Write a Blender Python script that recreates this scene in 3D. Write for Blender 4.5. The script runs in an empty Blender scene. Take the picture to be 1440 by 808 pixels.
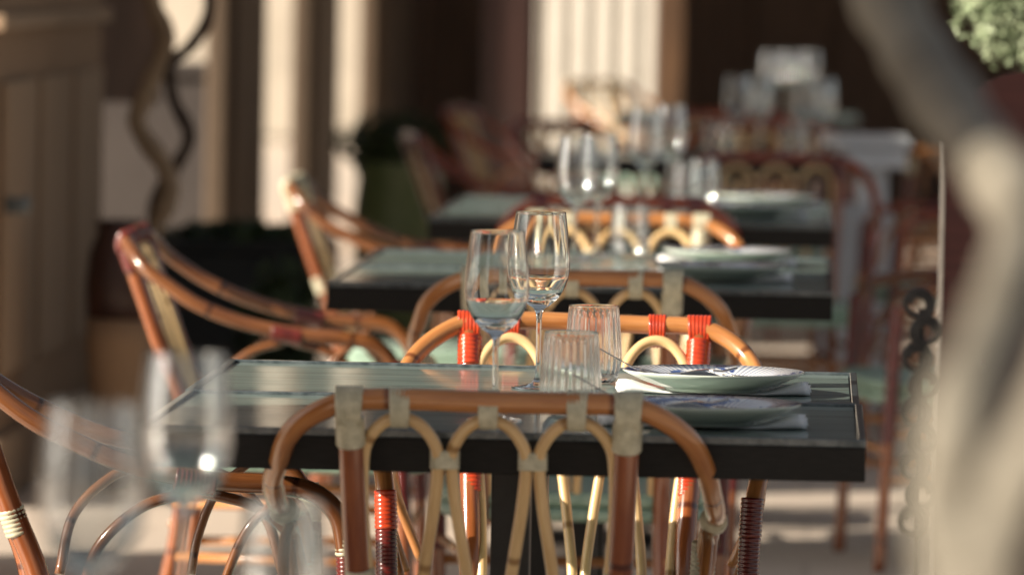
import bpy, bmesh, math, random
from mathutils import Vector, Matrix
random.seed(7)
C = bpy.context.scene.collection
PI = math.pi
rad = math.radians

# ------------------------------------------------------------------ camera
FPX = 9229.0                      # focal length in pixels of the 1440 px wide photograph
CAMZ = 1.33
def cam_axes():
    yw = Vector(((1150 - 720) / FPX, (404 + 60) / FPX, -1)).normalized()
    h = Vector((1, -0.0185, 0)).normalized()
    zw = h.cross(yw).normalized()
    xw = yw.cross(zw).normalized()
    return Matrix((xw, yw, zw))   # rows: world axes in camera space -> camera-to-world rotation
ROT = cam_axes()
cam_d = bpy.data.cameras.new('camera')
cam = bpy.data.objects.new('camera', cam_d)
C.objects.link(cam)
cam.matrix_world = Matrix.Translation((0, 0, CAMZ)) @ ROT.to_4x4()
cam_d.sensor_width = 36
cam_d.lens = 36 * FPX / 1440
cam_d.clip_end = 500
cam_d.clip_start = 0.1
cam_d.dof.use_dof = True
cam_d.dof.focus_distance = 9.0
cam_d.dof.aperture_fstop = 5.3
cam_d.dof.aperture_blades = 0
bpy.context.scene.camera = cam

# ------------------------------------------------------------------ light
SUN_EL = rad(25)
sx, sy = -0.902, -0.431           # horizontal direction towards the sun
w = bpy.data.worlds.new('World')
bpy.context.scene.world = w
w.use_nodes = True
nt = w.node_tree
sky = nt.nodes.new('ShaderNodeTexSky')
sky.sky_type = 'NISHITA'
sky.sun_disc = False
sky.sun_elevation = SUN_EL
sky.sun_rotation = math.atan2(sx, sy)
sky.dust_density = 3.0
sky.ozone_density = 0.3
bg = nt.nodes['Background']
bg.inputs['Strength'].default_value = 0.05
hs = nt.nodes.new('ShaderNodeHueSaturation')
hs.inputs['Saturation'].default_value = 0.4
nt.links.new(sky.outputs[0], hs.inputs['Color'])
nt.links.new(hs.outputs[0], bg.inputs[0])
sun_d = bpy.data.lights.new('sun', 'SUN')
sun_d.energy = 5.0
sun_d.angle = rad(0.5)
sun_d.color = (1, 0.88, 0.72)
sun = bpy.data.objects.new('sun', sun_d)
C.objects.link(sun)
sdir = Vector((sx * math.cos(SUN_EL), sy * math.cos(SUN_EL), math.sin(SUN_EL))).normalized()
sun.rotation_euler = sdir.to_track_quat('Z', 'Y').to_euler()
sc = bpy.context.scene
sc.view_settings.view_transform = 'Standard'
sc.view_settings.look = 'None'
sc.view_settings.exposure = 0.95
sc.view_settings.gamma = 1
sc.cycles.use_denoising = True
sc.cycles.max_bounces = 14
sc.cycles.transmission_bounces = 12
sc.cycles.glossy_bounces = 6
sc.cycles.transparent_max_bounces = 32
sc.cycles.sample_clamp_indirect = 400

# ------------------------------------------------------------------ helpers
def at(px, py, Y):
    """world point seen at photograph pixel (px,py), at depth Y"""
    d = ROT @ Vector(((px - 720) / FPX, -(py - 404) / FPX, -1))
    t = Y / d.y
    return Vector((d.x * t, Y, CAMZ + d.z * t))

def mesh_obj(name, bm, mat, parent=None, smooth=True):
    me = bpy.data.meshes.new(name)
    bmesh.ops.recalc_face_normals(bm, faces=bm.faces)
    bm.to_mesh(me); bm.free()
    if smooth:
        for p in me.polygons: p.use_smooth = True
    if mat is not None: me.materials.append(mat)
    o = bpy.data.objects.new(name, me)
    C.objects.link(o)
    if parent is not None: o.parent = parent
    return o

def tag(o, label, cat, group=None):
    o['label'] = label; o['category'] = cat
    if group: o['group'] = group
    return o
def structure(o):
    o['kind'] = 'structure'; return o
def thing(name, label, cat, loc=(0, 0, 0), rz=0, group=None):
    o = bpy.data.objects.new(name, None)
    o.empty_display_size = 0.1
    C.objects.link(o); o.location = loc; o.rotation_euler = (0, 0, rz)
    return tag(o, label, cat, group)
def copy_tree(o, parent=None):
    c = o.copy(); C.objects.link(c)
    if parent is not None: c.parent = parent
    for ch in o.children: copy_tree(ch, c)
    return c

def box(bm, x0, x1, y0, y1, z0, z1, bev=0.0):
    vs = [bm.verts.new((x, y, z)) for z in (z0, z1) for y in (y0, y1) for x in (x0, x1)]
    fs = [(0, 2, 3, 1), (4, 5, 7, 6), (0, 1, 5, 4), (2, 6, 7, 3), (0, 4, 6, 2), (1, 3, 7, 5)]
    faces = [bm.faces.new([vs[i] for i in f]) for f in fs]
    if bev > 0:
        es = set(e for f in faces for e in f.edges)
        bmesh.ops.bevel(bm, geom=list(es), offset=bev, segments=2, affect='EDGES', profile=0.5)

def smooth_path(pts, n=6):
    """Catmull-Rom through the points"""
    pts = [Vector(p) for p in pts]
    if len(pts) < 3: return pts
    out = []
    P = [pts[0] * 2 - pts[1]] + pts + [pts[-1] * 2 - pts[-2]]
    for i in range(1, len(P) - 2):
        a, b, c, d = P[i - 1], P[i], P[i + 1], P[i + 2]
        for k in range(n):
            t = k / n
            out.append(0.5 * ((2 * b) + (c - a) * t + (2 * a - 5 * b + 4 * c - d) * t * t + (3 * b - a - 3 * c + d) * t ** 3))
    out.append(pts[-1])
    return out

def tube(bm, pts, r, seg=12, cap=True, v0=0.0):
    """tube along pts; r is a number, or a list, or a function of the running length; UV: u round, v metres"""
    uvl = bm.loops.layers.uv.verify()
    n = len(pts)
    L = [0.0]
    for i in range(1, n): L.append(L[-1] + (pts[i] - pts[i - 1]).length)
    rs = [r(l) for l in L] if callable(r) else (list(r) if isinstance(r, (list, tuple)) else [r] * n)
    T = []
    for i in range(n):
        t = pts[min(i + 1, n - 1)] - pts[max(i - 1, 0)]
        T.append(t.normalized())
    up = Vector((0, 0, 1)) if abs(T[0].z) < 0.9 else Vector((0, 1, 0))
    N = (up - T[0] * up.dot(T[0])).normalized()
    rings = []
    for i in range(n):
        N = (N - T[i] * N.dot(T[i]))
        N.normalize()
        B = T[i].cross(N)
        rings.append([bm.verts.new(pts[i] + (N * math.cos(2 * PI * k / seg) + B * math.sin(2 * PI * k / seg)) * rs[i]) for k in range(seg)])
    for i in range(n - 1):
        for k in range(seg):
            k2 = (k + 1) % seg
            f = bm.faces.new((rings[i][k], rings[i][k2], rings[i + 1][k2], rings[i + 1][k]))
            us = (k / seg, (k + 1) / seg, (k + 1) / seg, k / seg)
            vs = (L[i], L[i], L[i + 1], L[i + 1])
            for lp, u_, v_ in zip(f.loops, us, vs): lp[uvl].uv = (u_, v_ + v0)
    if cap:
        for R in (rings[0], rings[-1]):
            c = bm.verts.new(sum((v.co for v in R), Vector()) / seg)
            for k in range(seg): bm.faces.new((R[k], R[(k + 1) % seg], c))

def rings_along(pts, r, amp, pitch, per=4):
    """resample a polyline finely and return (points, radii) of a cord wound round it"""
    L = [0.0]
    for i in range(1, len(pts)): L.append(L[-1] + (pts[i] - pts[i - 1]).length)
    total = L[-1]; turns = max(1, round(total / pitch)); n = turns * per
    out = []; rs = []
    j = 0
    for k in range(n + 1):
        s = total * k / n
        while j < len(pts) - 2 and L[j + 1] < s: j += 1
        t = (s - L[j]) / max(1e-9, L[j + 1] - L[j])
        out.append(pts[j].lerp(pts[j + 1], min(1, t)))
        rs.append(r + amp * abs(math.sin(PI * turns * s / total)) ** 0.6)
    return out, rs

def oval_sleeve(bm, axis, a0, a1, c1, c2, s1, s2, strands, amp=0.0014, seg=20, taper=0.0):
    """cord bound round two canes: an oval sleeve along world axis 0 (x) or 2 (z)"""
    n = strands * 4
    rings = []
    for i in range(n + 1):
        t = i / n
        a = a0 + (a1 - a0) * t
        g = amp * abs(math.sin(PI * strands * t)) ** 0.6
        ring = []
        for k in range(seg):
            th = 2 * PI * k / seg
            d1, d2 = math.cos(th), math.sin(th)
            aa = a
            if axis == 0:
                mid = (a0 + a1) / 2
                aa = mid + (a - mid) * (1 + taper * d2)
            p = (c1 + d1 * (s1 + g), c2 + d2 * (s2 + g))
            ring.append(bm.verts.new((aa, p[0], p[1]) if axis == 0 else (p[0], p[1], aa)))
        rings.append(ring)
    for i in range(n):
        for k in range(seg):
            bm.faces.new((rings[i][k], rings[i][(k + 1) % seg], rings[i + 1][(k + 1) % seg], rings[i + 1][k]))
    bm.faces.new(rings[0]); bm.faces.new(list(reversed(rings[-1])))

def lathe(bm, prof, seg=64, ribs=0, amp=0.0, ribmask=None):
    """closed profile (r,z) revolved about z; ribs modulate the radius"""
    n = len(prof)
    cols = []
    for k in range(seg):
        th = 2 * PI * k / seg
        col = []
        for i, (r_, z_) in enumerate(prof):
            rr = r_
            if ribs: rr = r_ + amp * (ribmask[i] if ribmask else 1) * math.cos(ribs * th)
            col.append((rr * math.cos(th), rr * math.sin(th), z_))
        cols.append(col)
    axis_idx = {}
    V = []
    for k in range(seg):
        row = []
        for i, (r_, z_) in enumerate(prof):
            if r_ < 1e-7:
                if i not in axis_idx: axis_idx[i] = bm.verts.new((0, 0, z_))
                row.append(axis_idx[i])
            else: row.append(bm.verts.new(cols[k][i]))
        V.append(row)
    for k in range(seg):
        a, b = V[k], V[(k + 1) % seg]
        for i in range(n - 1):
            q = [a[i], b[i], b[i + 1], a[i + 1]]
            u = []
            for v in q:
                if v not in u: u.append(v)
            if len(u) >= 3: bm.faces.new(u)

# ------------------------------------------------------------------ materials
def new_mat(name):
    m = bpy.data.materials.new(name); m.use_nodes = True
    return m, m.node_tree, m.node_tree.nodes['Principled BSDF']
def N(nt, kind, **kw):
    n = nt.nodes.new(kind)
    for k, v in kw.items(): setattr(n, k, v)
    return n
def rgba(c): return (c[0], c[1], c[2], 1)
def ramp(nt, fac, stops):
    r = N(nt, 'ShaderNodeValToRGB')
    e = r.color_ramp.elements
    while len(e) < len(stops): e.new(0.5)
    for el, (p, c) in zip(e, stops): el.position = p; el.color = rgba(c)
    nt.links.new(fac, r.inputs[0])
    return r.outputs[0]
def mixc(nt, fac, a, b, mode='MIX'):
    m = N(nt, 'ShaderNodeMix', data_type='RGBA', blend_type=mode)
    for i, v in ((0, fac), (6, a), (7, b)):
        if hasattr(v, 'is_linked') or isinstance(v, bpy.types.NodeSocket): nt.links.new(v, m.inputs[i])
        else: m.inputs[i].default_value = v if i == 0 else rgba(v)
    return m.outputs[2]
def mapping(nt, coord, scale):
    mp = N(nt, 'ShaderNodeMapping'); mp.inputs['Scale'].default_value = scale
    nt.links.new(coord, mp.inputs[0]); return mp.outputs[0]
def noise(nt, vec, scale, detail=4, rough=0.55):
    n = N(nt, 'ShaderNodeTexNoise'); n.inputs['Scale'].default_value = scale
    n.inputs['Detail'].default_value = detail; n.inputs['Roughness'].default_value = rough
    if vec is not None: nt.links.new(vec, n.inputs['Vector'])
    return n.outputs[0]
def bump(nt, h, strength, dist, bsdf):
    b = N(nt, 'ShaderNodeBump'); b.inputs['Strength'].default_value = strength
    b.inputs['Distance'].default_value = dist
    nt.links.new(h, b.inputs['Height']); nt.links.new(b.outputs[0], bsdf.inputs['Normal'])

def cane_mat(name, light, mid, dark, rough=0.25, coat=0.6, nodes=True):
    m, nt, b = new_mat(name)
    uv = N(nt, 'ShaderNodeUVMap').outputs[0]
    oi = N(nt, 'ShaderNodeObjectInfo')
    add = N(nt, 'ShaderNodeVectorMath', operation='ADD')
    nt.links.new(uv, add.inputs[0]); nt.links.new(oi.outputs['Random'], add.inputs[1])
    streak = noise(nt, mapping(nt, add.outputs[0], (14, 9, 1)), 1.0, 6, 0.65)
    blotch = noise(nt, mapping(nt, add.outputs[0], (2, 8, 1)), 1.0, 3)
    c = ramp(nt, streak, [(0.3, dark), (0.5, mid), (0.72, light)])
    c2 = ramp(nt, blotch, [(0.35, tuple(x * .72 for x in mid)), (0.65, light)])
    col = mixc(nt, 0.45, c, c2)
    if nodes:
        sep = N(nt, 'ShaderNodeSeparateXYZ'); nt.links.new(add.outputs[0], sep.inputs[0])
        mm = N(nt, 'ShaderNodeMath', operation='MULTIPLY'); mm.inputs[1].default_value = 3.7
        nt.links.new(sep.outputs[1], mm.inputs[0])
        fr = N(nt, 'ShaderNodeMath', operation='FRACT'); nt.links.new(mm.outputs[0], fr.inputs[0])
        band = ramp(nt, fr.outputs[0], [(0.0, (0, 0, 0)), (0.475, (0, 0, 0)), (0.492, (1, 1, 1)), (0.508, (1, 1, 1)), (0.525, (0, 0, 0))])
        col = mixc(nt, band, col, tuple(x * .65 for x in dark))
    nt.links.new(col, b.inputs['Base Color'])
    b.inputs['Roughness'].default_value = rough
    b.inputs['Coat Weight'].default_value = coat
    b.inputs['Coat Roughness'].default_value = 0.12
    bump(nt, streak, 0.15, 0.002, b)
    return m

def simple_mat(name, c1, c2, rough=0.5, scale=20, bumpd=0.0, coat=0.0, metal=0.0, coord='Object', stretch=(1, 1, 1), spec=None):
    m, nt, b = new_mat(name)
    tc = N(nt, 'ShaderNodeTexCoord')
    n = noise(nt, mapping(nt, tc.outputs[coord], stretch), scale, 5)
    nt.links.new(ramp(nt, n, [(0.35, c1), (0.68, c2)]), b.inputs['Base Color'])
    b.inputs['Roughness'].default_value = rough
    b.inputs['Coat Weight'].default_value = coat
    b.inputs['Metallic'].default_value = metal
    if spec is not None: b.inputs['Specular IOR Level'].default_value = spec
    if bumpd: bump(nt, n, 0.5, bumpd, b)
    return m

M = {}
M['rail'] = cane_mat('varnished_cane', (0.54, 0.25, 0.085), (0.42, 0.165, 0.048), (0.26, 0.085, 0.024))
M['shaded_rail'] = cane_mat('shade_darkened_cane', (0.235, 0.092, 0.030), (0.15, 0.052, 0.017), (0.08, 0.025, 0.009), rough=0.22, coat=0.7)  # cane rail darkened in colour to stand in for shade
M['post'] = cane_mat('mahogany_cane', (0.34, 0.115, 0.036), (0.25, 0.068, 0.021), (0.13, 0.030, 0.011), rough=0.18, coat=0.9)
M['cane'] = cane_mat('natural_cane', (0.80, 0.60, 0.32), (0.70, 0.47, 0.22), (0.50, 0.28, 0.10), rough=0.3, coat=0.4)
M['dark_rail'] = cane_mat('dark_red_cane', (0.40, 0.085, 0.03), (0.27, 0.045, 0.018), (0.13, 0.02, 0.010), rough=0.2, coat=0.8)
M['red_cord'] = simple_mat('red_cord', (0.40, 0.034, 0.010), (0.58, 0.066, 0.018), 0.22, 60, coat=0.6)
M['beige_cord'] = simple_mat('beige_cord', (0.40, 0.38, 0.27), (0.60, 0.57, 0.42), 0.4, 80, coat=0.2)
M['maroon_cord'] = simple_mat('maroon_cord', (0.085, 0.010, 0.009), (0.15, 0.018, 0.014), 0.25, 60, coat=0.6)
M['green_band'] = simple_mat('green_band', (0.20, 0.32, 0.25), (0.34, 0.46, 0.37), 0.5, 50)

def weave_mat():
    m, nt, b = new_mat('woven_seat')
    tc = N(nt, 'ShaderNodeTexCoord')
    ch = N(nt, 'ShaderNodeTexChecker'); ch.inputs['Scale'].default_value = 110
    nt.links.new(tc.outputs['Object'], ch.inputs['Vector'])
    ch.inputs[1].default_value = (0.50, 0.62, 0.55, 1); ch.inputs[2].default_value = (0.28, 0.42, 0.35, 1)
    nt.links.new(ch.outputs[0], b.inputs['Base Color'])
    b.inputs['Roughness'].default_value = 0.5
    bump(nt, ch.outputs[1], 0.5, 0.001, b)
    return m
M['weave'] = weave_mat()

CGR = 0.02
def thick_glass():
    m, nt, b = new_mat('thick_glass')
    b.inputs['Base Color'].default_value = (0.97, 0.99, 0.985, 1)
    b.inputs['Roughness'].default_value = CGR
    b.inputs['IOR'].default_value = 1.5
    b.inputs['Transmission Weight'].default_value = 1
    return m
def thin_glass(name, f0):
    """one face of a thin blown wall: clear, growing mirror-like towards grazing"""
    m = bpy.data.materials.new(name); m.use_nodes = True
    nt = m.node_tree; nt.nodes.clear()
    out = N(nt, 'ShaderNodeOutputMaterial')
    tr = N(nt, 'ShaderNodeBsdfTransparent'); tr.inputs[0].default_value = (0.965, 0.975, 0.975, 1)
    gl = N(nt, 'ShaderNodeBsdfGlossy'); gl.inputs['Roughness'].default_value = 0.04
    lw = N(nt, 'ShaderNodeLayerWeight'); lw.inputs['Blend'].default_value = 0.5
    pw = N(nt, 'ShaderNodeMath', operation='POWER'); pw.inputs[1].default_value = 1.5
    nt.links.new(lw.outputs['Facing'], pw.inputs[0])
    edge = N(nt, 'ShaderNodeMath', operation='POWER'); edge.inputs[1].default_value = 3.0
    nt.links.new(lw.outputs['Facing'], edge.inputs[0])
    nt.links.new(ramp(nt, edge.outputs[0], [(0.0, (0.97, 0.98, 0.98)), (0.35, (0.82, 0.85, 0.87)), (0.8, (0.38, 0.42, 0.47))]), tr.inputs[0])
    ma = N(nt, 'ShaderNodeMath', operation='MULTIPLY_ADD'); ma.inputs[1].default_value = 0.85 - f0; ma.inputs[2].default_value = f0
    nt.links.new(pw.outputs[0], ma.inputs[0])
    m1 = N(nt, 'ShaderNodeMixShader'); nt.links.new(ma.outputs[0], m1.inputs[0]); nt.links.new(tr.outputs[0], m1.inputs[1]); nt.links.new(gl.outputs[0], m1.inputs[2])
    nt.links.new(m1.outputs[0], out.inputs['Surface'])
    return m
M['thin_glass'] = thin_glass('thin_blown_glass', 0.12)
M['glass'] = thick_glass()

def table_mat():
    """weathered blue green boards, grain along the board, under clear gloss"""
    m, nt, b = new_mat('varnished_green_boards')
    tc = N(nt, 'ShaderNodeTexCoord')
    co = tc.outputs['Object']
    g = noise(nt, mapping(nt, co, (3, 90, 10)), 1.0, 8, 0.7)
    g2 = noise(nt, mapping(nt, co, (10, 330, 10)), 1.0, 4, 0.7)
    c = ramp(nt, g, [(0.3, (0.06, 0.10, 0.095)), (0.5, (0.14, 0.20, 0.18)), (0.72, (0.32, 0.39, 0.34))])
    c = mixc(nt, 0.35, c, ramp(nt, g2, [(0.35, (0.07, 0.12, 0.115)), (0.65, (0.28, 0.35, 0.32))]))
    sep = N(nt, 'ShaderNodeSeparateXYZ'); nt.links.new(co, sep.inputs[0])
    mm = N(nt, 'ShaderNodeMath', operation='MULTIPLY'); mm.inputs[1].default_value = 1 / 0.118
    nt.links.new(sep.outputs[1], mm.inputs[0])
    fr = N(nt, 'ShaderNodeMath', operation='FRACT'); nt.links.new(mm.outputs[0], fr.inputs[0])
    gap = ramp(nt, fr.outputs[0], [(0.0, (1, 1, 1)), (0.018, (1, 1, 1)), (0.03, (0, 0, 0)), (0.97, (0, 0, 0)), (0.985, (1, 1, 1))])
    c = mixc(nt, gap, c, (0.012, 0.018, 0.018))
    nt.links.new(c, b.inputs['Base Color'])
    b.inputs['Roughness'].default_value = 0.45
    b.inputs['Coat Weight'].default_value = 0.6
    b.inputs['Coat Roughness'].default_value = 0.05
    b.inputs['Coat IOR'].default_value = 1.45
    sm = noise(nt, co, 9, 5)
    nt.links.new(ramp(nt, sm, [(0.35, (0.035, 0.035, 0.035)), (0.7, (0.13, 0.13, 0.13))]), b.inputs['Coat Roughness'])
    n3 = noise(nt, mapping(nt, co, (2, 20, 1)), 1.5, 2)
    bp = N(nt, 'ShaderNodeBump'); bp.inputs['Strength'].default_value = 0.04; bp.inputs['Distance'].default_value = 0.002
    nt.links.new(n3, bp.inputs['Height']); nt.links.new(bp.outputs[0], b.inputs['Coat Normal'])
    return m
M['table'] = table_mat()
M['table_edge'] = simple_mat('table_edge_paint', (0.006, 0.006, 0.0055), (0.014, 0.013, 0.012), 0.5, 40, stretch=(1, 8, 8), spec=0.25)
M['table_trim'] = simple_mat('table_trim', (0.035, 0.050, 0.058), (0.11, 0.135, 0.145), 0.35, 90, coat=0.7)
M['black_metal'] = simple_mat('black_metal', (0.010, 0.010, 0.011), (0.022, 0.021, 0.021), 0.38, 30)
M['napkin'] = simple_mat('napkin_linen', (0.78, 0.78, 0.80), (0.86, 0.86, 0.87), 0.85, 30, 0.002)
M['steel'] = simple_mat('polished_steel', (0.55, 0.54, 0.52), (0.68, 0.66, 0.63), 0.16, 30, metal=1.0)

def plate_mat():
    m, nt, b = new_mat('blue_and_white_glaze')
    tc = N(nt, 'ShaderNodeTexCoord'); co = tc.outputs['Object']
    sep = N(nt, 'ShaderNodeSeparateXYZ'); nt.links.new(co, sep.inputs[0])
    def math2(op, a, b_=None):
        n = N(nt, 'ShaderNodeMath', operation=op)
        for i, v in ((0, a), (1, b_)):
            if v is None: continue
            if isinstance(v, (int, float)): n.inputs[i].default_value = v
            else: nt.links.new(v, n.inputs[i])
        return n.outputs[0]
    r = math2('SQRT', math2('ADD', math2('POWER', sep.outputs[0], 2), math2('POWER', sep.outputs[1], 2)))
    ang = math2('ARCTAN2', sep.outputs[1], sep.outputs[0])
    comb = N(nt, 'ShaderNodeCombineXYZ')
    nt.links.new(math2('MULTIPLY', ang, 2.1), comb.inputs[0]); nt.links.new(math2('MULTIPLY', r, 34), comb.inputs[1])
    leaf = ramp(nt, noise(nt, comb.outputs[0], 1.6, 4, 0.6), [(0.51, (0, 0, 0)), (0.54, (1, 1, 1))])
    vor = N(nt, 'ShaderNodeTexVoronoi', feature='DISTANCE_TO_EDGE'); vor.inputs['Scale'].default_value = 1.9
    nt.links.new(comb.outputs[0], vor.inputs['Vector'])
    vein = ramp(nt, vor.outputs[0], [(0.03, (1, 1, 1)), (0.07, (0, 0, 0))])
    stripe = ramp(nt, math2('FRACT', math2('MULTIPLY', ang, 13)), [(0.45, (1, 1, 1)), (0.55, (0, 0, 0))])
    which = ramp(nt, noise(nt, comb.outputs[0], 0.42, 0), [(0.5, (0, 0, 0)), (0.53, (1, 1, 1))])
    pat = mixc(nt, which, mixc(nt, 0.8, leaf, vein, 'LIGHTEN'), mixc(nt, 0.6, (0, 0, 0), stripe))
    tone = ramp(nt, noise(nt, co, 60, 3), [(0.4, (0.02, 0.045, 0.20)), (0.65, (0.10, 0.17, 0.42))])
    top = mixc(nt, pat, (0.80, 0.82, 0.82), tone)
    # painted decoration only from the edge of the well to the rim line, and only on the upper face
    ring = ramp(nt, math2('MULTIPLY', r, 8), [(0.46, (0, 0, 0)), (0.49, (1, 1, 1)), (0.955, (1, 1, 1)), (0.965, (0, 0, 0))])
    top = mixc(nt, ring, (0.80, 0.82, 0.82), top)
    rimline = ramp(nt, math2('MULTIPLY', r, 8), [(0.970, (0, 0, 0)), (0.978, (1, 1, 1))])
    top = mixc(nt, rimline, top, (0.16, 0.12, 0.11))
    at_ = N(nt, 'ShaderNodeAttribute'); at_.attribute_name = 'upper'
    c = mixc(nt, at_.outputs['Fac'], (0.66, 0.74, 0.66), top)
    nt.links.new(c, b.inputs['Base Color'])
    b.inputs['Roughness'].default_value = 0.14
    b.inputs['Coat Weight'].default_value = 0.5
    b.inputs['Coat Roughness'].default_value = 0.05
    return m
M['plate'] = plate_mat()

def stone_mat(name, c1, c2, course=0.3, length=0.6, rough=0.85, mortar=0.6):
    m, nt, b = new_mat(name)
    tc = N(nt, 'ShaderNodeTexCoord')
    co = tc.outputs['Object']
    n1 = noise(nt, co, 2.2, 5); n2 = noise(nt, co, 30, 5)
    c = mixc(nt, 0.4, ramp(nt, n1, [(0.35, c1), (0.65, c2)]), ramp(nt, n2, [(0.3, c1), (0.7, c2)]))
    sep = N(nt, 'ShaderNodeSeparateXYZ'); nt.links.new(co, sep.inputs[0])
    mm = N(nt, 'ShaderNodeMath', operation='MULTIPLY'); mm.inputs[1].default_value = 1 / course
    nt.links.new(sep.outputs[2], mm.inputs[0])
    fr = N(nt, 'ShaderNodeMath', operation='FRACT'); nt.links.new(mm.outputs[0], fr.inputs[0])
    j = ramp(nt, fr.outputs[0], [(0.0, (1, 1, 1)), (0.03, (1, 1, 1)), (0.05, (0, 0, 0))])
    c = mixc(nt, j, c, tuple(x * mortar for x in c1))
    nt.links.new(c, b.inputs['Base Color'])
    b.inputs['Roughness'].default_value = rough
    bump(nt, n2, 0.4, 0.01, b)
    return m
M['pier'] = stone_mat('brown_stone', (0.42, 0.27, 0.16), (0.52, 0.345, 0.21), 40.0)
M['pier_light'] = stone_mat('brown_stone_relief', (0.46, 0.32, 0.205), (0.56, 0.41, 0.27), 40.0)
M['pier_shaded'] = stone_mat('brown_stone_shaded', (0.17, 0.115, 0.073), (0.24, 0.165, 0.108), 40.0)  # same brown stone, darkened to imitate shade on the thin far piers
M['cream'] = stone_mat('cream_render', (0.20, 0.175, 0.14), (0.28, 0.245, 0.20), 1.1)
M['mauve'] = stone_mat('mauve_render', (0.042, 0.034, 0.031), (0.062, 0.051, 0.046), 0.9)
M['white_stone'] = stone_mat('white_stone', (0.34, 0.315, 0.275), (0.42, 0.395, 0.355), 1.3, mortar=0.85)
M['dark_wood'] = simple_mat('dark_wood', (0.10, 0.062, 0.042), (0.18, 0.11, 0.072), 0.6, 4, stretch=(6, 6, 0.6))
M['dark_red_wood'] = simple_mat('dark_red_wood', (0.022, 0.008, 0.006), (0.04, 0.013, 0.009), 0.5, 4, stretch=(6, 6, 0.6))
M['brown_wood'] = simple_mat('brown_wood', (0.06, 0.03, 0.014), (0.12, 0.06, 0.026), 0.6, 4, stretch=(6, 6, 0.6))
M['bark'] = simple_mat('smooth_pale_bark', (0.11, 0.098, 0.075), (0.24, 0.22, 0.178), 0.8, 7, 0.004, stretch=(1, 1, 0.3))
M['bark_dark'] = simple_mat('dark_bark', (0.035, 0.022, 0.014), (0.07, 0.045, 0.03), 0.8, 12, 0.004, stretch=(1, 1, 0.3))
M['bark_mid'] = simple_mat('brown_bark', (0.18, 0.125, 0.075), (0.30, 0.22, 0.14), 0.8, 12, 0.004, stretch=(1, 1, 0.3))
M['leaf_dark'] = simple_mat('dark_leaf', (0.018, 0.035, 0.012), (0.05, 0.085, 0.025), 0.5, 9)
M['leaf_pale'] = simple_mat('pale_leaf', (0.17, 0.23, 0.12), (0.42, 0.48, 0.32), 0.6, 9)
M['green_pot'] = simple_mat('green_glazed_pot', (0.11, 0.15, 0.06), (0.17, 0.21, 0.09), 0.35, 5)
M['black_box'] = simple_mat('black_planter', (0.010, 0.012, 0.012), (0.02, 0.022, 0.02), 0.6, 8)
M['white_paint'] = simple_mat('white_paint', (0.70, 0.74, 0.78), (0.80, 0.83, 0.86), 0.4, 8)
M['burgundy'] = simple_mat('burgundy_paint', (0.060, 0.014, 0.012), (0.085, 0.022, 0.018), 0.5, 3, stretch=(1, 1, 14))

def floor_mat():
    m, nt, b = new_mat('pale_stone_floor')
    tc = N(nt, 'ShaderNodeTexCoord'); co = tc.outputs['Object']
    br = N(nt, 'ShaderNodeTexBrick')
    br.inputs['Scale'].default_value = 1.0
    br.inputs['Brick Width'].default_value = 0.6; br.inputs['Row Height'].default_value = 0.6
    br.inputs['Mortar Size'].default_value = 0.008
    br.inputs['Color1'].default_value = (0.54, 0.45, 0.37, 1); br.inputs['Color2'].default_value = (0.64, 0.55, 0.46, 1)
    br.inputs['Mortar'].default_value = (0.25, 0.19, 0.15, 1)
    nt.links.new(co, br.inputs['Vector'])
    n = noise(nt, co, 3, 6)
    c = mixc(nt, 0.5, br.outputs[0], ramp(nt, n, [(0.3, (0.42, 0.34, 0.27)), (0.7, (0.70, 0.61, 0.52))]), 'MULTIPLY')
    c = mixc(nt, 0.6, c, (0.68, 0.60, 0.52))
    nt.links.new(c, b.inputs['Base Color'])
    b.inputs['Roughness'].default_value = 0.55
    bump(nt, n, 0.2, 0.01, b)
    return m
M['floor'] = floor_mat()

# ------------------------------------------------------------------ setting
bm = bmesh.new()
bmesh.ops.create_grid(bm, x_segments=4, y_segments=4, size=90)
for v in bm.verts: v.co.y += 60
structure(mesh_obj('floor', bm, M['floor'], smooth=False))

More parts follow.
